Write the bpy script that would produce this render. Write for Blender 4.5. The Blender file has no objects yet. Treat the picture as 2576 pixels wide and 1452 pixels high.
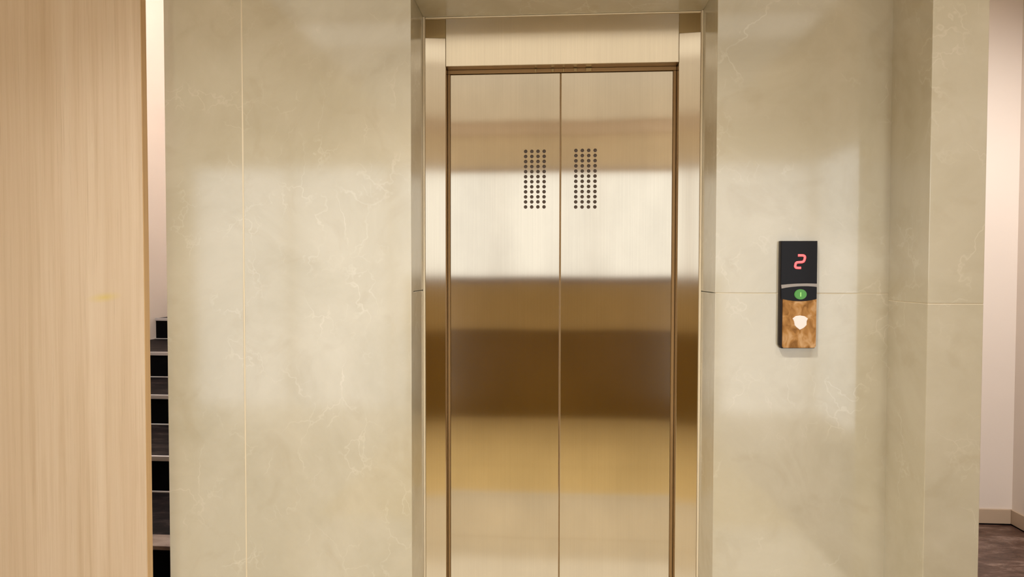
import bpy, bmesh, math
from mathutils import Vector, Matrix
S = bpy.context.scene
COL = S.collection

# ------------------------------------------------------------------ helpers
def srgb(r, g, b):
    def c(v):
        v /= 255.0
        return v / 12.92 if v <= 0.04045 else ((v + 0.055) / 1.055) ** 2.4
    return (c(r), c(g), c(b), 1.0)

def new_mat(name, color=(0.8, 0.8, 0.8, 1), rough=0.5, metal=0.0, ior=1.5, coat=0.0):
    m = bpy.data.materials.new(name); m.use_nodes = True
    b = m.node_tree.nodes['Principled BSDF']
    b.inputs['Base Color'].default_value = color
    b.inputs['Roughness'].default_value = rough
    b.inputs['Metallic'].default_value = metal
    b.inputs['IOR'].default_value = ior
    b.inputs['Coat Weight'].default_value = coat
    return m, m.node_tree, b

def N(nt, t, **kw):
    n = nt.nodes.new(t)
    for k, v in kw.items():
        if k in n.inputs.keys(): n.inputs[k].default_value = v
        else: setattr(n, k, v)
    return n

def coords(nt, scale=(1, 1, 1), rot=(0, 0, 0)):
    g = N(nt, 'ShaderNodeNewGeometry')
    mp = N(nt, 'ShaderNodeMapping')
    mp.inputs['Scale'].default_value = scale
    mp.inputs['Rotation'].default_value = rot
    nt.links.new(g.outputs['Position'], mp.inputs['Vector'])
    return mp.outputs['Vector']

def ramp(nt, fac, stops):
    r = N(nt, 'ShaderNodeValToRGB')
    e = r.color_ramp.elements
    while len(e) < len(stops): e.new(0.5)
    for el, (p, c) in zip(e, stops):
        el.position = p; el.color = c
    nt.links.new(fac, r.inputs['Fac'])
    return r.outputs['Color']

def mix(nt, fac, a, b, blend='MIX'):
    m = N(nt, 'ShaderNodeMix', data_type='RGBA', blend_type=blend)
    for sock, v in ((m.inputs[0], fac), (m.inputs[6], a), (m.inputs[7], b)):
        if hasattr(v, 'is_linked') or hasattr(v, 'links'): nt.links.new(v, sock)
        else: sock.default_value = v
    return m.outputs[2]

def g1(v): return (v, v, v, 1)

# ------------------------------------------------------------------ materials
def marble():
    m, nt, b = new_mat('cream_marble', rough=0.10, ior=1.95)
    co = coords(nt)
    n1 = N(nt, 'ShaderNodeTexNoise', Scale=2.3, Detail=7.0, Roughness=0.6, Distortion=0.5)
    nt.links.new(co, n1.inputs['Vector'])
    base = ramp(nt, n1.outputs['Fac'], [(0.30, srgb(174, 164, 139)), (0.52, srgb(184, 174, 151)), (0.72, srgb(193, 184, 163))])
    # distorted coordinates for the veins
    nd = N(nt, 'ShaderNodeTexNoise', Scale=3.0, Detail=5.0, Roughness=0.6)
    nt.links.new(coords(nt, rot=(0.3, 0.5, 0.2)), nd.inputs['Vector'])
    sub = N(nt, 'ShaderNodeVectorMath', operation='SCALE'); sub.inputs['Scale'].default_value = 0.45
    nt.links.new(nd.outputs['Color'], sub.inputs[0])
    add = N(nt, 'ShaderNodeVectorMath', operation='ADD')
    nt.links.new(coords(nt, scale=(1.3, 1.3, 0.8), rot=(0, 0.6, 0)), add.inputs[0]); nt.links.new(sub.outputs[0], add.inputs[1])
    cur = base
    for sc, wd, amt, off in ((3.6, 0.018, 0.34, 3.1), (8.5, 0.035, 0.30, 7.7)):
        v = N(nt, 'ShaderNodeTexVoronoi', feature='DISTANCE_TO_EDGE', Scale=sc)
        nt.links.new(add.outputs[0], v.inputs['Vector'])
        line = ramp(nt, v.outputs['Distance'], [(0.0, g1(1)), (wd, g1(0))])
        mk = N(nt, 'ShaderNodeTexNoise', Scale=3.7 + off * 0.3, Detail=4.0)
        mp = coords(nt); a2 = N(nt, 'ShaderNodeVectorMath', operation='ADD'); a2.inputs[1].default_value = (off, off, off)
        nt.links.new(mp, a2.inputs[0]); nt.links.new(a2.outputs[0], mk.inputs['Vector'])
        msk = ramp(nt, mk.outputs['Fac'], [(0.52, g1(0)), (0.66, g1(amt))])
        f = mix(nt, 1.0, line, msk, 'MULTIPLY')
        cur = mix(nt, f, cur, srgb(214, 205, 186))
    dn = N(nt, 'ShaderNodeTexNoise', Scale=5.5, Detail=6.0, Distortion=1.2)
    nt.links.new(coords(nt, rot=(0, 0.9, 0)), dn.inputs['Vector'])
    dk = ramp(nt, dn.outputs['Fac'], [(0.34, g1(0.16)), (0.46, g1(0))])
    cur = mix(nt, dk, cur, srgb(158, 142, 110))
    nt.links.new(cur, b.inputs['Base Color'])
    return m

def steel(name, col, rough, aniso, smudge=0.06):
    m, nt, b = new_mat(name, color=col, rough=rough, metal=1.0)
    b.inputs['Anisotropic'].default_value = aniso
    t = N(nt, 'ShaderNodeCombineXYZ', X=1.0, Y=0.0, Z=0.0)
    nt.links.new(t.outputs[0], b.inputs['Tangent'])
    n = N(nt, 'ShaderNodeTexNoise', Scale=6.0, Detail=6.0)
    nt.links.new(coords(nt, scale=(1, 1, 0.6)), n.inputs['Vector'])
    c = ramp(nt, n.outputs['Fac'], [(0.3, tuple(x * (1 - smudge) for x in col[:3]) + (1,)), (0.65, col)])
    f = N(nt, 'ShaderNodeTexNoise', Scale=1.0, Detail=2.0)     # fine vertical hairline brushing
    nt.links.new(coords(nt, scale=(420, 1, 2.2)), f.inputs['Vector'])
    c2 = mix(nt, 1.0, c, ramp(nt, f.outputs['Fac'], [(0.3, g1(0.95)), (0.7, g1(1))]), 'MULTIPLY')
    nt.links.new(c2, b.inputs['Base Color'])
    # large, very shallow waviness of the sheet
    w = N(nt, 'ShaderNodeTexNoise', Scale=2.2, Detail=1.0)
    nt.links.new(coords(nt, scale=(1.0, 1, 0.8)), w.inputs['Vector'])
    bp = N(nt, 'ShaderNodeBump', Strength=0.10, Distance=0.01)
    nt.links.new(w.outputs['Fac'], bp.inputs['Height']); nt.links.new(bp.outputs[0], b.inputs['Normal'])
    return m

def wood(name, c1, c2, c3, rough=0.42, stain=False):
    m, nt, b = new_mat(name, rough=rough)
    n = N(nt, 'ShaderNodeTexNoise', Scale=1.0, Detail=6.0, Roughness=0.65)
    nt.links.new(coords(nt, scale=(55, 55, 1.1)), n.inputs['Vector'])
    base = ramp(nt, n.outputs['Fac'], [(0.28, c1), (0.5, c2), (0.72, c3)])
    n2 = N(nt, 'ShaderNodeTexNoise', Scale=1.0, Detail=3.0)
    nt.links.new(coords(nt, scale=(9, 9, 0.35)), n2.inputs['Vector'])
    base = mix(nt, ramp(nt, n2.outputs['Fac'], [(0.40, g1(0.45)), (0.62, g1(0))]), base, c1)
    n3 = N(nt, 'ShaderNodeTexNoise', Scale=1.0, Detail=4.0, Roughness=0.7)
    nt.links.new(coords(nt, scale=(230, 230, 3.5)), n3.inputs['Vector'])
    base = mix(nt, ramp(nt, n3.outputs['Fac'], [(0.30, g1(0.5)), (0.42, g1(0))]), base, tuple(x * 0.84 for x in c1[:3]) + (1,))
    if stain:   # a small yellowish smudge on the veneer
        g = N(nt, 'ShaderNodeNewGeometry')
        mp = N(nt, 'ShaderNodeMapping'); mp.vector_type = 'TEXTURE'
        mp.inputs['Location'].default_value = (-1.383, 1.88, 1.270); mp.inputs['Scale'].default_value = (0.060, 0.5, 0.017)
        mp.inputs['Rotation'].default_value = (0, -0.12, 0)
        nt.links.new(g.outputs['Position'], mp.inputs['Vector'])
        ln = N(nt, 'ShaderNodeVectorMath', operation='LENGTH'); nt.links.new(mp.outputs[0], ln.inputs[0])
        base = mix(nt, ramp(nt, ln.outputs['Value'], [(0.0, g1(0.55)), (1.0, g1(0))]), base, srgb(202, 178, 66))
    nt.links.new(base, b.inputs['Base Color'])
    return m

def plaster(name, col, rough=0.6):
    m, nt, b = new_mat(name, rough=rough)
    n = N(nt, 'ShaderNodeTexNoise', Scale=1.3, Detail=3.0)
    nt.links.new(coords(nt), n.inputs['Vector'])
    nt.links.new(ramp(nt, n.outputs['Fac'], [(0.3, tuple(x * 0.97 for x in col[:3]) + (1,)), (0.7, col)]), b.inputs['Base Color'])
    return m

def granite(name, c1, c2, c3, rough, scale=60, ior=1.5):
    m, nt, b = new_mat(name, rough=rough, ior=ior)
    n = N(nt, 'ShaderNodeTexNoise', Scale=scale * 0.35, Detail=8.0, Roughness=0.75, Distortion=0.6)
    nt.links.new(coords(nt, scale=(0.35, 1, 1)), n.inputs['Vector'])
    nt.links.new(ramp(nt, n.outputs['Fac'], [(0.36, c1), (0.52, c2), (0.70, c3)]), b.inputs['Base Color'])
    return m

def tile(name, col, line, sx, sy, rough, ior=1.5):
    m, nt, b = new_mat(name, rough=rough, ior=ior)
    br = N(nt, 'ShaderNodeTexBrick', Scale=1.0)
    br.offset = 0.0
    br.inputs['Color1'].default_value = col; br.inputs['Color2'].default_value = tuple(x * 0.96 for x in col[:3]) + (1,)
    br.inputs['Mortar'].default_value = line; br.inputs['Mortar Size'].default_value = 0.004
    br.inputs['Brick Width'].default_value = sx; br.inputs['Row Height'].default_value = sy
    nt.links.new(coords(nt), br.inputs['Vector'])
    nt.links.new(br.outputs['Color'], b.inputs['Base Color'])
    return m

def emis(name, col, strength, base=(0, 0, 0, 1), rough=0.3):
    m, nt, b = new_mat(name, color=base, rough=rough)
    b.inputs['Emission Color'].default_value = col; b.inputs['Emission Strength'].default_value = strength
    return m

M = {}
M['marble'] = marble()
M['grout'] = new_mat('pale_joint_grout', srgb(212, 198, 170), 0.5)[0]
M['bead'] = new_mat('polished_cream_bead', srgb(228, 212, 182), 0.25)[0]
M['door'] = steel('brushed_steel_door', (0.57, 0.50, 0.395, 1), 0.10, 0.9, 0.11)
M['frame'] = steel('brushed_steel_frame', (0.56, 0.485, 0.375, 1), 0.10, 0.2, 0.05)
M['header'] = steel('satin_steel_header', (0.74, 0.65, 0.51, 1), 0.27, 0.5, 0.05)
M['plate'] = steel('darkened_steel', (0.46, 0.34, 0.17, 1), 0.45, 0.5, 0.1)
M['shadow'] = new_mat('recess_shade', srgb(150, 118, 76), 0.45, 0.3)[0]  # brown tone that holds the shade of the door recess
M['hole'] = new_mat('dark_vent_backing', srgb(74, 56, 40), 0.6)[0]
M['wood'] = wood('beech_laminate', srgb(188, 163, 133), srgb(205, 183, 156), srgb(212, 193, 168), 0.4, True)
M['edge'] = wood('beech_edge_band', srgb(186, 150, 104), srgb(198, 162, 116), srgb(204, 172, 128), 0.45)
M['wall'] = plaster('cream_paint', srgb(238, 224, 210), 0.55)
M['tan'] = plaster('tan_paint', srgb(242, 230, 208), 0.6)
M['ceiling'] = plaster('warm_ceiling_paint', srgb(240, 224, 192), 0.7)
M['skirt'] = plaster('beige_stone_skirting', srgb(196, 172, 146), 0.35)
M['black'] = granite('black_granite', srgb(4, 3, 4), srgb(7, 5, 6), srgb(13, 10, 11), 0.7, 60, 1.15)
M['tread'] = granite('dark_granite_tread', srgb(10, 7, 7), srgb(24, 18, 17), srgb(62, 52, 48), 0.6, 55, 1.15)
M['nose'] = new_mat('grey_nosing', srgb(176, 168, 162), 0.35)[0]
M['nose_wide'] = granite('brown_nosing_strip', srgb(92, 74, 62), srgb(126, 106, 92), srgb(150, 132, 116), 0.4, 40)
M['lobby_floor'] = tile('pale_marble_tile', srgb(238, 228, 204), srgb(208, 194, 166), 0.6, 0.6, 0.07, 2.0)
M['gold_floor'] = tile('golden_tan_tile', srgb(232, 208, 152), srgb(186, 160, 108), 0.6, 0.6, 0.22)
M['dark_floor'] = granite('brown_granite_floor', srgb(62, 38, 30), srgb(96, 70, 58), srgb(158, 132, 118), 0.35, 45)
M['glow'] = emis('daylit_frosted_glass', (0.99, 1.0, 1.0, 1), 1.45)
M['lamp'] = emis('lamp_diffuser', (1.0, 0.85, 0.66, 1), 4.0)
M['counter'] = wood('dark_walnut', srgb(120, 88, 26), srgb(140, 108, 38), srgb(158, 126, 54), 0.4)
M['counter_mid'] = wood('mid_walnut', srgb(200, 174, 122), srgb(212, 188, 138), srgb(222, 200, 152), 0.4)
M['counter_top'] = new_mat('brown_counter_top', srgb(150, 118, 88), 0.4)[0]
M['frame_alu'] = new_mat('bronze_window_frame', srgb(196, 172, 140), 0.5)[0]
M['gloss_black'] = new_mat('black_acrylic', srgb(9, 3, 3), 0.12, 0.0, 1.28)[0]
M['body_black'] = new_mat('dark_panel_body', srgb(34, 24, 18), 0.4, 0.0, 1.3)[0]
M['chrome'] = new_mat('grey_chrome', srgb(150, 140, 130), 0.3, 0.5)[0]
M['red'] = emis('red_led', (1.0, 0.10, 0.10, 1), 1.1, (0.8, 0.1, 0.1, 1))
M['red'].node_tree.nodes['Principled BSDF'].inputs['Base Color'].default_value = srgb(230, 90, 95)
M['green'] = emis('green_button_plastic', (0.12, 0.55, 0.09, 1), 0.08, srgb(70, 132, 52), 0.25)
M['green_mark'] = emis('pale_green_symbol', (0.4, 0.9, 0.25, 1), 0.15, srgb(150, 205, 110), 0.3)
M['badge'] = new_mat('pale_lilac_badge', srgb(236, 222, 214), 0.35)[0]
def brownish():
    m, nt, b = new_mat('mottled_reflection_plate', rough=0.28, metal=0.55)  # mirror steel; its brown mottled reflection is put into the colour
    n = N(nt, 'ShaderNodeTexNoise', Scale=38.0, Detail=3.0, Distortion=0.8)
    nt.links.new(coords(nt, scale=(1, 1, 0.7)), n.inputs['Vector'])
    c = ramp(nt, n.outputs['Fac'], [(0.34, srgb(124, 80, 26)), (0.5, srgb(164, 114, 56)), (0.68, srgb(190, 148, 100))])
    nt.links.new(c, b.inputs['Base Color'])
    return m
M['brownish'] = brownish()

# ------------------------------------------------------------------ mesh building
class MB:
    def __init__(s): s.bm = bmesh.new(); s.mats = []
    def mi(s, mat):
        if mat not in s.mats: s.mats.append(mat)
        return s.mats.index(mat)
    def box(s, x0, x1, y0, y1, z0, z1, mat, bevel=0.0, seg=2):
        b = bmesh.new()
        bmesh.ops.create_cube(b, size=1.0)
        for v in b.verts:
            v.co = Vector(((x0 + x1) / 2 + v.co.x * (x1 - x0), (y0 + y1) / 2 + v.co.y * (y1 - y0), (z0 + z1) / 2 + v.co.z * (z1 - z0)))
        if bevel: bmesh.ops.bevel(b, geom=list(b.edges), offset=bevel, segments=seg, affect='EDGES', profile=0.5)
        s.merge(b, mat); return s
    def prism(s, pts, y0, y1, mat, bevel=0.0):
        """pts: outline in x,z (counter-clockwise seen from -y); extruded y0 (front) to y1"""
        b = bmesh.new()
        f = [b.verts.new((x, y0, z)) for x, z in pts]; k = [b.verts.new((x, y1, z)) for x, z in pts]
        ff = b.faces.new(f); b.faces.new(list(reversed(k)))
        n = len(pts)
        for i in range(n):
            b.faces.new((f[i], k[i], k[(i + 1) % n], f[(i + 1) % n]))
        bmesh.ops.recalc_face_normals(b, faces=list(b.faces))
        if bevel: bmesh.ops.bevel(b, geom=[e for e in b.edges if all(abs(v.co.y - y0) < 1e-6 for v in e.verts)], offset=bevel, segments=2, affect='EDGES')
        s.merge(b, mat); return s
    def merge(s, b, mat):
        i = s.mi(mat)
        me = bpy.data.meshes.new('t'); b.to_mesh(me); b.free()
        n = len(s.bm.faces); s.bm.from_mesh(me); bpy.data.meshes.remove(me)
        s.bm.faces.ensure_lookup_table()
        for f in s.bm.faces[n:]: f.material_index = i
    def build(s, name, parent=None, smooth=False):
        off = parent_origin(parent)
        for v in s.bm.verts: v.co -= off
        me = bpy.data.meshes.new(name); s.bm.to_mesh(me); s.bm.free()
        for m in s.mats: me.materials.append(m)
        if smooth:
            for p in me.polygons: p.use_smooth = True
        o = bpy.data.objects.new(name, me); COL.objects.link(o)
        if parent: o.parent = parent
        return o

def parent_origin(p):
    v = Vector((0, 0, 0))
    while p:
        v += p.location; p = p.parent
    return v

def empty(name, loc, label, cat, group=None):
    o = bpy.data.objects.new(name, None); COL.objects.link(o); o.location = loc; o.empty_display_size = 0.1
    o['label'] = label; o['category'] = cat
    if group: o['group'] = group
    return o

def struct(o):
    o['kind'] = 'structure'; return o

def tag(o, label, cat, group=None):
    o['label'] = label; o['category'] = cat
    if group: o['group'] = group
    return o

# ------------------------------------------------------------------ key distances (metres, camera above the origin)
YF = 1.965      # marble wall face
YC = 2.160      # steel casing face
YD = 2.200      # landing doors
CEIL = 2.90
YB = -2.20      # opposite wall
XL, XR = -3.07, 2.464
XH = -3.75       # left wall of the hall proper
YR = 3.545      # far right wall
NX0, NX1 = -0.4405, 0.4925      # niche in the marble
NTOP = 2.213
ML, MR = -1.235, 1.003          # marble wall left end / start of the pillar return
PX0, PX1, YP = 1.0005, 1.1435, 1.765

# ------------------------------------------------------------------ room shell
# marble cladding of the lift shaft, in slabs with pale joints
w = MB(); mb = M['marble']; J = 0.0035
def slab(x0, x1, z0, z1): w.box(x0, x1, YF, YF + 0.03, z0, z1, mb, 0.0014, 2)
JX, JZ = -0.9800, 1.288
JX2 = -0.9800
slab(ML, JX - J / 2, 0, CEIL)
slab(JX + J / 2, NX0, 0, CEIL)
slab(NX1, MR, 0, JZ - 0.0004); slab(NX1, MR, JZ + 0.0004, CEIL)
w.box(NX1 + 0.002, MR - 0.002, YF + 0.0009, YF + 0.02, JZ - 0.002, JZ + 0.002, M['grout'])
slab(NX0, NX1, NTOP + 0.0, CEIL)
# shaft core behind the slabs, with the niche left open, and niche lining
w.box(ML + 0.001, NX0 - 0.02, YF + 0.028, 6.2, 0, CEIL, mb)
w.box(NX1 + 0.02, MR + 0.12, YF + 0.028, 3.0, 0, CEIL, mb)
w.box(NX0 - 0.02, NX1 + 0.02, YF + 0.028, 3.0, NTOP + 0.02, CEIL, mb)
w.box(JX - 0.003, JX + 0.003, YF + 0.0005, YF + 0.03, 0, CEIL, M['grout'])
for x0, x1 in ((NX0 - 0.03, NX0), (NX1, NX1 + 0.03)):
    w.box(x0, x1, YF + 0.0285, YD + 0.1, 0, JZ - 0.001, mb, 0.001, 1)
    w.box(x0, x1, YF + 0.0285, YD + 0.1, JZ + 0.001, NTOP + 0.01, mb, 0.001, 1)
w.box(NX0, NX1, YF + 0.0285, YD + 0.1, NTOP, NTOP + 0.03, mb, 0.001, 1)
struct(w.build('wall_front'))
# marble pillar at the right end of the wall
w = MB()
PJ = 1.2675
w.box(PX0, PX1, YP, 3.0, 0, PJ - 0.0007, mb, 0.0016, 2)
w.box(PX0, PX1, YP, 3.0, PJ + 0.0007, CEIL, mb, 0.0016, 2)
w.box(PX0 + 0.0009, PX1 - 0.0009, YP + 0.0009, 2.9, PJ - 0.003, PJ + 0.003, M['grout'])
struct(w.build('pillar'))
# pale beads where the marble lining meets the steel casing
for i, (x0, x1) in enumerate(((NX0 + 0.0002, NX0 + 0.006), (NX1 - 0.0065, NX1 - 0.0002)), 1):
    struct(MB().box(x0, x1, YC - 0.014, YC + 0.01, 0, NTOP - 0.001, M['bead'], 0.001, 2).build('trim_%d' % i))
struct(MB().box(NX0 + 0.007, NX1 - 0.007, YC - 0.006, YC + 0.01, NTOP - 0.0045, NTOP - 0.0005, M['bead'], 0.001, 2).build('trim_3'))

# painted walls
w = MB()
w.box(XL - 0.1, XL, 1.93, 6.3, 0, 4.8, M['wall'])
w.box(XH - 0.1, XH, YB, 1.93, 0, CEIL, M['counter_mid'])
w.box(XH - 0.1, XL, 1.93, 2.03, 0, CEIL, M['wall'])
struct(w.build('wall_left'))
struct(MB().box(XR, XR + 0.1, YB, YR, 0, CEIL, M['wall']).build('wall_right'))
struct(MB().box(PX1 - 0.1, XR + 1.0, YR, YR + 0.1, 0, CEIL, M['wall']).build('wall_far_right'))
struct(MB().box(XL, ML, 5.02, 5.12, 0, 4.8, M['wall']).build('wall_stair'))
w = MB()     # opposite wall around the long frosted window, tan frieze and pale cornice
WX0, WX1, WZ = -3.60, 2.44, 2.42
w.box(XH, WX0, YB - 0.12, YB, 0, CEIL, M['tan'])
w.box(WX1, XR, YB - 0.12, YB, 0, CEIL, M['tan'])
w.box(WX0, WX1, YB - 0.12, YB, WZ, CEIL, M['tan'])
w.box(XH, XR, YB, YB + 0.05, 2.76, CEIL, M['wall'], 0.01, 2)
struct(w.build('wall_back'))
struct(MB().box(XH, XR, YB, 1.93, CEIL, CEIL + 0.1, M['ceiling']).build('ceiling_hall'))
struct(MB().box(ML, XR + 1.0, 1.93, YR + 0.1, CEIL, CEIL + 0.1, M['ceiling']).build('ceiling_corner'))
struct(MB().box(XL, ML, 1.93, 5.12, 4.7, 4.8, M['wall']).build('ceiling_stair'))
struct(MB().box(XL, ML, 1.83, 1.93, CEIL + 0.1, 4.7, M['wall']).build('wall_stair_front'))
struct(MB().box(ML, ML + 0.1, 1.93, 5.12, CEIL + 0.1, 4.7, M['wall']).build('wall_stair_side'))

# floor: pale tile by the lift, golden tile across the hall, brown granite at the right
w = MB()
w.box(XH, 1.30, 0.52, YD + 0.5, -0.1, 0, M['lobby_floor'])
w.box(-1.30, 1.30, YB - 0.12, 0.52, -0.1, 0, M['gold_floor'])
w.box(XH, -1.30, YB - 0.12, 0.52, -0.1, 0, M['lobby_floor'])
w.box(1.30, XR + 1.0, YB - 0.12, YR + 0.1, -0.1, 0, M['dark_floor'])
w.box(XL, 1.30, YD + 0.5, 6.3, -0.1, 0, M['dark_floor'])
struct(w.build('floor'))
# skirting on the far right walls
b1 = MB().box(PX1, XR - 0.0125, YR - 0.012, YR, 0.007, 0.084, M['skirt'], 0.002, 2)
b1.box(PX1, XR - 0.0125, YR - 0.010, YR, 0.0, 0.007, M['black'])
struct(b1.build('baseboard_far'))
b2 = MB().box(XR - 0.012, XR, 0.6, YR - 0.0005, 0.007, 0.084, M['skirt'], 0.002, 2)
b2.box(XR - 0.010, XR, 0.6, YR - 0.0005, 0.0, 0.007, M['black'])
struct(b2.build('baseboard_right'))
struct(MB().box(XL, ML - 0.002, 5.00, 5.02, 0.99, 1.06, M['wall'], 0.002, 2).build('baseboard_stair'))

# frosted, daylit window of the opposite wall
win = MB()
n = 6; pw = (WX1 - WX0) / n
for i in range(n + 1):
    x = WX0 + i * pw
    win.box(max(WX0, x - 0.02), min(WX1, x + 0.02), YB - 0.08, YB - 0.02, 0.0, WZ, M['frame_alu'], 0.003, 1)
win.box(WX0, WX1, YB - 0.08, YB - 0.02, WZ - 0.04, WZ, M['frame_alu'])
win.box(WX0, WX1, YB - 0.075, YB - 0.065, 0.004, WZ - 0.04, M['glow'])
struct(win.build('window_1'))
w2 = MB()    # the same glazing turning the corner on the right wall
for y in (YB + 0.03, YB + 0.93):
    w2.box(XR - 0.03, XR + 0.002, y - 0.02, y + 0.02, 0.0, WZ, M['frame_alu'], 0.003, 1)
w2.box(XR - 0.03, XR + 0.002, YB + 0.01, YB + 0.95, WZ - 0.04, WZ, M['frame_alu']); w2.box(XR - 0.03, XR + 0.002, YB + 0.01, YB + 0.95, 0, 0.05, M['frame_alu'])
w2.box(XR - 0.02, XR + 0.001, YB + 0.05, YB + 0.91, 0.05, WZ - 0.04, M['glow'])
struct(w2.build('window_2'))


# ------------------------------------------------------------------ elevator
root = empty('elevator', (0.026, YD, 0), 'brushed steel elevator entrance with closed two-leaf doors in the marble niche', 'elevator')
CX0, CX1 = NX0 + 0.0062, NX1 - 0.0067        # casing outer
OX0, OX1 = -0.3640, 0.4155                   # door opening
OT = 2.047                                   # opening height
DT = 2.0330
st = M['frame']
# header with slightly proud face
MB().box(OX0, OX1, YC - 0.004, YD + 0.09, OT, NTOP - 0.005, M['header'], 0.0015, 2).build('header', root)
for x0, x1 in ((CX0, OX0 - 0.0004), (OX1 + 0.0004, CX1)):
    # the post face is splayed a few degrees towards the doors
    sl = 0.0075
    ya, yb = (YC - sl, YC) if x0 < 0 else (YC, YC - sl)
    b = bmesh.new()
    v = [b.verts.new(p) for p in ((x0, ya, 0), (x1, yb, 0), (x1, YD + 0.09, 0), (x0, YD + 0.09, 0), (x0, ya, 2.1435), (x1, yb, 2.1435), (x1, YD + 0.09, 2.1435), (x0, YD + 0.09, 2.1435))]
    for f in ((0, 3, 2, 1), (4, 5, 6, 7), (0, 1, 5, 4), (1, 2, 6, 5), (2, 3, 7, 6), (3, 0, 4, 7)): b.faces.new([v[i] for i in f])
    bmesh.ops.bevel(b, geom=list(b.edges), offset=0.0012, segments=2, affect='EDGES', profile=0.5)
    q = MB(); q.merge(b, st); q.build('side_post', root)
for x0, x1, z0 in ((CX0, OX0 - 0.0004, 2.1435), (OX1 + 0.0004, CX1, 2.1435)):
    p = MB().box(x0, x1, YC + 0.001, YD + 0.09, z0 + 0.0004, NTOP - 0.005, M['plate'], 0.001, 2).build('dark_reflection_plate', root)  # dark corner reflection put into the colour of an added plate
    p['label'] = 'corner plate coloured with a dark reflection'
# shade of the door recess put into the colour of track and side strips
MB().box(OX0 + 0.0002, OX1 - 0.0002, YD - 0.004, YD + 0.02, DT + 0.001, OT - 0.0004, M['shadow'], 0.001, 1).build('door_track', root)
for x, ww in ((0.035, 0.006), (-0.002, 0.010), (0.075, 0.012), (0.12, 0.02), (-0.06, 0.007)):
    MB().box(x - ww / 2, x + ww / 2, YD - 0.008, YD - 0.003, DT + 0.002, OT - 0.002, M['plate'], 0.0008, 1).build('track_fitting', root)

for x0, x1 in ((OX0 + 0.0002, OX0 + 0.0082), (OX1 - 0.0102, OX1 - 0.0002)):
    g = MB().box(x0, x1, YD - 0.002, YD + 0.02, 0.012, DT, M['shadow'], 0.001, 1).build('side_shade_strip', root)  # no seal here: recess shade as a coloured strip
MB().box(OX0, OX1, YC - 0.01, YD + 0.09, 0.0, 0.011, M['frame'], 0.002, 2).build('sill', root)
SPL = 0.0255
def leaf(x0, x1, hx0, hx1, ztop, zbot):
    """door leaf with a real grid of round perforations"""
    cols, rows = 4, 12
    d = MB().box(x0, x1, YD, YD + 0.028, 0.016, DT - 0.001, M['door'], 0.0016, 2).build('door_leaf', root)
    r = 0.0062
    cut = bmesh.new()
    dx = (hx1 - hx0 - 2 * r) / (cols - 1); dz = (ztop - zbot - 2 * r) / (rows - 1)
    cen = [(hx0 + r + i * dx, zbot + r + j * dz) for i in range(cols) for j in range(rows)]
    off = parent_origin(root)
    for cx, cz in cen:
        bmesh.ops.create_cone(cut, cap_ends=True, segments=14, radius1=r, radius2=r, depth=0.012,
                              matrix=Matrix.Translation(Vector((cx, YD + 0.000, cz)) - off) @ Matrix.Rotation(math.pi / 2, 4, 'X'))
    me = bpy.data.meshes.new('cut'); cut.to_mesh(me); cut.free()
    co = bpy.data.objects.new('cut', me); COL.objects.link(co); co.location = off
    mod = d.modifiers.new('b', 'BOOLEAN'); mod.operation = 'DIFFERENCE'; mod.object = co; mod.solver = 'EXACT'
    bpy.context.view_layer.update()
    dg = bpy.context.evaluated_depsgraph_get()
    nm = bpy.data.meshes.new_from_object(d.evaluated_get(dg))
    d.modifiers.clear(); d.data = nm; nm.name = 'door_leaf'
    bpy.data.objects.remove(co)
    v = MB()
    for cx, cz in cen:
        b = bmesh.new()
        bmesh.ops.create_cone(b, cap_ends=True, segments=14, radius1=r * 0.98, radius2=r * 0.98, depth=0.003,
                              matrix=Matrix.Translation((cx, YD + 0.0042, cz)) @ Matrix.Rotation(math.pi / 2, 4, 'X'))
        v.merge(b, M['hole'])
    g = v.build('vent_grille', d)
    g['label'] = 'grid of small dark round perforations'
    return d
leaf(OX0 + 0.0085, SPL - 0.0016, -0.1000, -0.0240, 1.7720, 1.5690)
leaf(SPL + 0.0016, OX1 - 0.0105, 0.0722, 0.1500, 1.7735, 1.5680)
MB().box(SPL - 0.004, SPL + 0.004, YD + 0.004, YD + 0.02, 0.016, DT - 0.002, M['shadow']).build('center_seal', root)

# ------------------------------------------------------------------ hall call panel
def P(cx, cy):      # drawing units of the panel (0..392 wide, 0..1210 high) to metres
    return (0.6790 + cx * (0.1070 / 392), 1.4447 - cy * (0.3210 / 1210))
panel = empty('call_panel', (0.7325, YF, 1.1237), 'slim black and bronze elevator call panel on the marble wall, showing a red 2', 'call panel')
def pts(l): return [P(*p) for p in l]
def arc(x0, y0, x1, y1, bulge, n=14):
    return [(x0 + (x1 - x0) * t / n, y0 + (y1 - y0) * t / n + bulge * 4 * (t / n) * (1 - t / n)) for t in range(n + 1)]
MB().prism(pts([(0, 0), (392, 0), (392, 1180), (375, 1208), (25, 1212), (0, 1175)]), YF - 0.016, YF - 0.0004, M['body_black'], 0.001).build('back_box', panel)
disp = MB().prism(pts([(3, 3)] + [(389, 3)] + list(reversed(arc(3, 492, 389, 478, -10)))), YF - 0.0195, YF - 0.0155, M['gloss_black'], 0.0012).build('display_window', panel)
MB().prism(pts(arc(10, 494, 389, 480, -8) + list(reversed(arc(14, 536, 389, 516, -16)))), YF - 0.0188, YF - 0.0155, M['chrome'], 0.0004).build('divider_strip', panel)
MB().prism(pts(arc(6, 538, 389, 518, -16) + list(reversed(arc(10, 650, 389, 650, 26)))), YF - 0.0192, YF - 0.0155, M['gloss_black'], 0.001).build('button_bezel', panel)
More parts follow.
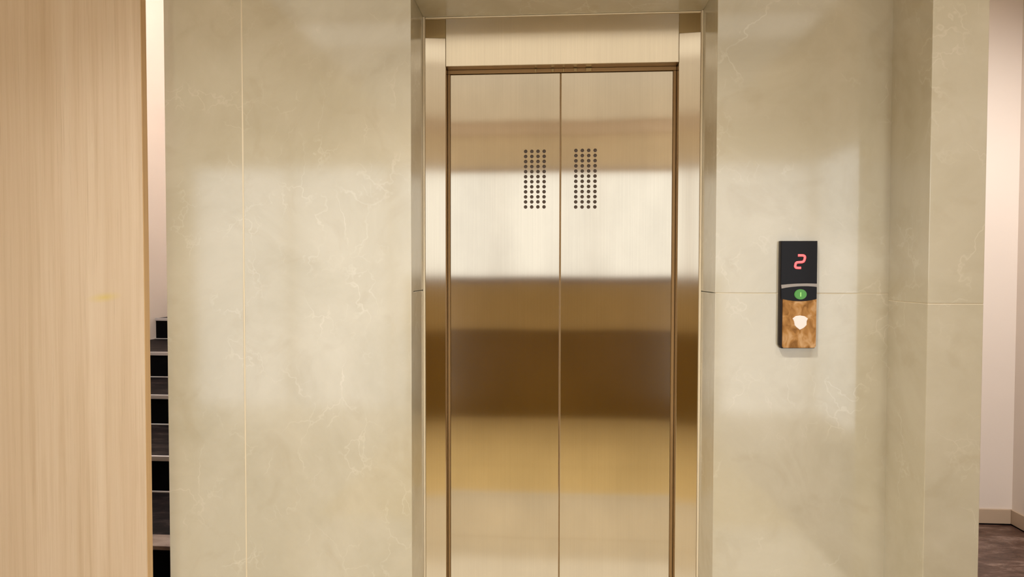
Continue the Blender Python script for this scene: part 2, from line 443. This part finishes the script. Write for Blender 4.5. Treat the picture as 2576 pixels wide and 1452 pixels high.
MB().prism(pts(arc(28, 652, 389, 652, 26) + [(388, 1185), (370, 1203), (40, 1206), (28, 1190)]), YF - 0.0185, YF - 0.0155, M['brownish'], 0.001).build('lower_plate', panel)
def disc(cx, cy, rx, ry, y0, y1, mat, name, par, n=28, bev=0.0012):
    c = P(cx, cy); kx = 0.1070 / 392; kz = 0.3210 / 1210
    return MB().prism([(c[0] + rx * kx * math.cos(a), c[1] + ry * kz * math.sin(a)) for a in [2 * math.pi * i / n for i in range(n)]], y0, y1, mat, bev).build(name, par)
btn = disc(213, 600, 66, 58, YF - 0.0225, YF - 0.0188, M['green'], 'call_button', panel)
MB().prism(pts([(207, 577), (219, 577), (219, 625), (207, 625)]), YF - 0.0230, YF - 0.0223, M['green_mark'], 0.0002).build('button_mark', btn)
bd = MB().prism(pts([(135, 872), (168, 845), (213, 838), (262, 846), (298, 872), (285, 900), (284, 945), (258, 975), (213, 1000), (178, 972), (158, 950), (150, 905)]), YF - 0.0200, YF - 0.0183, M['badge'], 0.0008).build('key_badge', panel)
bd['label'] = 'pale shield-shaped badge'
# seven-segment style 2, slanted, as a rounded tube
def tube(path, r, mat, name, par, y, res=8, flat=0.35):
    off = parent_origin(par)
    bm = bmesh.new(); rings = []
    n = len(path)
    for i, (x, z) in enumerate(path):
        a = path[max(0, i - 1)]; c = path[min(n - 1, i + 1)]
        t = Vector((c[0] - a[0], 0, c[1] - a[1])).normalized(); nn = Vector((-t.z, 0, t.x))
        rings.append([bm.verts.new(Vector((x, y, z)) + nn * (r * math.cos(q)) + Vector((0, 1, 0)) * (r * flat * math.sin(q)) - off)
                      for q in [2 * math.pi * k / res for k in range(res)]])
    for a, b in zip(rings, rings[1:]):
        for k in range(res): bm.faces.new((a[k], a[(k + 1) % res], b[(k + 1) % res], b[k]))
    for rr in (rings[0], rings[-1]): bm.faces.new(rr)
    bmesh.ops.recalc_face_normals(bm, faces=list(bm.faces))
    me = bpy.data.meshes.new(name); bm.to_mesh(me); bm.free(); me.materials.append(mat)
    for p in me.polygons: p.use_smooth = True
    o = bpy.data.objects.new(name, me); COL.objects.link(o); o.parent = par
    return o
raw = [(182, 163), (222, 163), (240, 164), (253, 172), (257, 186), (251, 214), (243, 230), (226, 238), (190, 240), (172, 242), (160, 252), (156, 270), (154, 288), (162, 300), (180, 303), (216, 303)]
sm = []
for i in range(len(raw) - 1):
    for t in (0, 0.34, 0.67): sm.append((raw[i][0] + (raw[i + 1][0] - raw[i][0]) * t, raw[i][1] + (raw[i + 1][1] - raw[i][1]) * t))
sm.append(raw[-1])
d2 = tube([P(*p) for p in sm], 0.0036, M['red'], 'floor_digit', disp, YF - 0.0200)
d2['label'] = 'glowing red figure 2'

# ------------------------------------------------------------------ beech panel at the left
wp = empty('wooden_panel', (-2.1, 1.89, 0), 'tall pale beech wood panel left of the marble wall', 'wood panel')
MB().box(XH + 0.01, -1.2552, 1.88, 1.905, 0.002, CEIL - 0.002, M['wood'], 0.0012, 2).build('veneer_face', wp)
eb = MB().box(-1.2550, -1.2532, 1.8802, 1.905, 0.002, CEIL - 0.002, M['edge'], 0.0004, 1).build('edge_band', wp)
eb['label'] = 'narrow tan edge band'

# ------------------------------------------------------------------ stairs behind the gap
stair = empty('staircase', (-2.15, 3.4, 0), 'black granite staircase rising in the gap beside the wood panel', 'staircase')
steps = [(1.95, 0.0, 0.19, 2.213), (2.213, 0.19, 0.35, 2.767), (2.767, 0.35, 0.51, 3.356), (3.356, 0.51, 0.67, 3.943), (3.943, 0.67, 0.83, 4.74), (4.74, 0.83, 0.99, 5.0)]
for i, (y0, z0, z1, y1) in enumerate(steps):
    s = MB().box(XL + 0.001, ML - 0.001, y0, 5.0 - 0.001 * i, z0, z1 - 0.02, M['black'], 0).build('step', stair)
    MB().box(XL + 0.001, ML - 0.001, y0 - 0.006, y1 + 0.006, z1 - 0.0198, z1 - 0.0006, M['tread'], 0.002, 1).build('tread', s)
    nb = MB()
    nb.box(XL + 0.002, ML - 0.002, y0 - 0.009, y0 + (0.09 if i == 1 else 0.010), z1 - 0.014, z1 + 0.001, M['nose_wide'] if i == 1 else M['nose'], 0.001, 1)
    if i not in (0, 1): nb.box(XL + 0.002, ML - 0.002, y0 - 0.0085, y0 - 0.006, z1 - 0.02, z1 - 0.014, M['nose'])
    if i < 5: nb.box(XL + 0.002, ML - 0.002, y1 - 0.020, y1 - 0.0065, z1 - 0.002, z1 + 0.004, M['nose'], 0.001, 1)
    nb.build('nosing', s)

# ------------------------------------------------------------------ counter opposite the lift (seen mirrored in the steel)
ct = empty('counter', (0.1, -1.75, 0), 'long dark walnut counter opposite the elevator, mirrored in its steel doors', 'counter')
MB().box(-1.25, 1.38, -2.02, -1.47, 0.0, 0.82, M['counter'], 0.004, 2).build('base_front', ct)
MB().box(-1.26, 1.39, -2.00, -1.45, 0.822, 1.262, M['counter_mid'], 0.004, 2).build('upper_front', ct)
MB().box(-1.28, 1.41, -2.02, -1.43, 1.263, 1.312, M['counter_top'], 0.006, 2).build('countertop', ct)

# ------------------------------------------------------------------ ceiling lamps
def lamp(name, x0, x1, y0, y1, z, label, energy, tint=(1.0, 0.86, 0.70, 1)):
    r = empty(name, ((x0 + x1) / 2, (y0 + y1) / 2, z), label, 'ceiling light', None)
    fr = MB()
    t = 0.02
    fr.box(x0 - t, x1 + t, y0 - t, y0, z - 0.02, z - 0.001, M['wall'], 0.002, 1); fr.box(x0 - t, x1 + t, y1, y1 + t, z - 0.02, z - 0.001, M['wall'], 0.002, 1)
    fr.box(x0 - t, x0, y0, y1, z - 0.02, z - 0.001, M['wall'], 0.002, 1); fr.box(x1, x1 + t, y0, y1, z - 0.02, z - 0.001, M['wall'], 0.002, 1)
    fr.build('frame', r)
    MB().box(x0, x1, y0, y1, z - 0.012, z - 0.002, emis('lamp_' + name, tint, energy)).build('diffuser', r)
lamp('ceiling_light', -1.6, 1.6, -0.40, 0.06, CEIL, 'brightest of the three long glowing ceiling panels, over the middle of the hall', 1.1, (1.0, 0.90, 0.74, 1))
lamp('ceiling_light', -1.6, 1.6, 0.12, 0.80, CEIL, 'added glowing fill panel on the ceiling nearest the elevator', 0.72, (1.0, 0.85, 0.62, 1))  # added fill glow, brightens the mirrored ceiling and the hall
lamp('ceiling_light', -1.6, 1.6, -2.08, -0.46, CEIL, 'added wide glowing fill panel on the ceiling over the walnut counter', 0.68, (1.0, 0.85, 0.64, 1))  # added fill glow like the panel nearest the elevator
lamp('stair_light', -2.7, -1.6, 2.2, 3.5, 4.7, 'bright ceiling light high above the staircase', 20.0, (0.90, 0.93, 1.0, 1))
lamp('ceiling_light', 1.45, 2.2, 2.45, 2.95, CEIL, 'ceiling light nearest the far right wall, behind the marble pillar', 2.0, (1.0, 0.96, 0.93, 1))

spots = [(-0.95, 'leftmost recessed round downlight, in front of the marble left of the elevator'),
         (0.03, 'recessed round downlight straight in front of the elevator doors'), (1.06, 'rightmost recessed round downlight, in front of the marble pillar')]
lens = emis('downlight_lens', (1.0, 0.9, 0.76, 1), 2.5)
for x, lab in spots:
    r = empty('downlight', (x, 0.95, CEIL), lab, 'downlight', 'downlights in front of the elevator')
    rb = bmesh.new()
    bmesh.ops.create_cone(rb, cap_ends=True, segments=32, radius1=0.048, radius2=0.055, depth=0.008, matrix=Matrix.Translation((x, 0.95, CEIL - 0.005)))
    q = MB(); q.merge(rb, M['wall']); q.build('ring', r)
    lb = bmesh.new()
    bmesh.ops.create_cone(lb, cap_ends=True, segments=32, radius1=0.036, radius2=0.036, depth=0.004, matrix=Matrix.Translation((x, 0.95, CEIL - 0.0100)))
    q = MB(); q.merge(lb, lens); q.build('lens', r)
    l = bpy.data.lights.new('downlight_beam', 'SPOT'); l.energy = {-0.95: 88, 0.03: 125, 1.06: 45}[x]; l.color = (0.97, 0.98, 1.0); l.spot_size = math.radians(112); l.spot_blend = 0.75; l.shadow_soft_size = 0.05
    o = bpy.data.objects.new('downlight_beam', l); COL.objects.link(o); o.location = (x, 0.95, CEIL - 0.03)

# added tilted spotlights: one brightens the far right wall, two the back frieze
def spotlight(sx, sy, target, label, energy, size, color):
    r = empty('added_spotlight', (sx, sy, CEIL), label, 'spotlight')
    p = Vector((sx, sy, CEIL - 0.06)); d = (Vector(target) - p).normalized()
    R1 = Matrix.Translation(p) @ d.to_track_quat('-Z', 'Y').to_matrix().to_4x4()
    rb = bmesh.new(); bmesh.ops.create_cone(rb, cap_ends=True, segments=28, radius1=0.034, radius2=0.028, depth=0.07, matrix=R1)
    q = MB(); q.merge(rb, M['wall']); q.build('lamp_head', r)
    rb = bmesh.new(); bmesh.ops.create_cone(rb, cap_ends=True, segments=28, radius1=0.03, radius2=0.03, depth=0.003, matrix=R1 @ Matrix.Translation((0, 0, -0.0375)))
    q = MB(); q.merge(rb, lens); q.build('lens', r)
    MB().box(sx - 0.006, sx + 0.006, sy - 0.006, sy + 0.006, CEIL - 0.06, CEIL - 0.001, M['wall']).build('stem', r)
    l = bpy.data.lights.new('added_spot_beam', 'SPOT'); l.energy = energy; l.color = color; l.spot_size = math.radians(size); l.spot_blend = 0.85; l.shadow_soft_size = 0.04
    o = bpy.data.objects.new('added_spot_beam', l); COL.objects.link(o)
    o.matrix_world = R1 @ Matrix.Translation((0, 0, -0.05))
spotlight(1.85, 1.50, (2.1, 3.55, 0.75), 'added unseen spotlight washing the cream wall right of the marble pillar', 125, 95, (0.98, 0.97, 1.0))
spotlight(-1.95, -0.9, (-0.4, -2.2, 2.35), 'added unseen spotlight for the back frieze, at the left end of the walnut counter', 34, 74, (1.0, 0.93, 0.84))
spotlight(2.05, -0.9, (0.5, -2.2, 2.35), 'added unseen spotlight for the back frieze, at the right end of the walnut counter', 34, 74, (1.0, 0.93, 0.84))

# ------------------------------------------------------------------ world, camera, view
wd = bpy.data.worlds.new('world'); S.world = wd; wd.use_nodes = True
wd.node_tree.nodes['Background'].inputs['Color'].default_value = (1.0, 0.85, 0.7, 1)
wd.node_tree.nodes['Background'].inputs['Strength'].default_value = 0.05
cam = bpy.data.cameras.new('camera'); co = bpy.data.objects.new('camera', cam); COL.objects.link(co); S.camera = co
cam.sensor_fit = 'HORIZONTAL'; cam.sensor_width = 36.0; cam.lens = 36.0 * 1600 / 2576
cam.clip_start = 0.02
yaw = math.atan(102 / 1600); pit = math.atan(41 / 1600); roll = math.radians(0.1)
co.matrix_world = Matrix.Translation((0, 0, 1.35)) @ Matrix.Rotation(yaw, 4, 'Z') @ Matrix.Rotation(math.pi / 2 - pit, 4, 'X') @ Matrix.Rotation(roll, 4, 'Z')
S.view_settings.view_transform = 'Standard'; S.view_settings.look = 'None'
S.view_settings.gamma = 1.0; S.view_settings.use_curve_mapping = False
S.view_settings.exposure = 0.27
S.cycles.use_denoising = True
S.cycles.max_bounces = 8
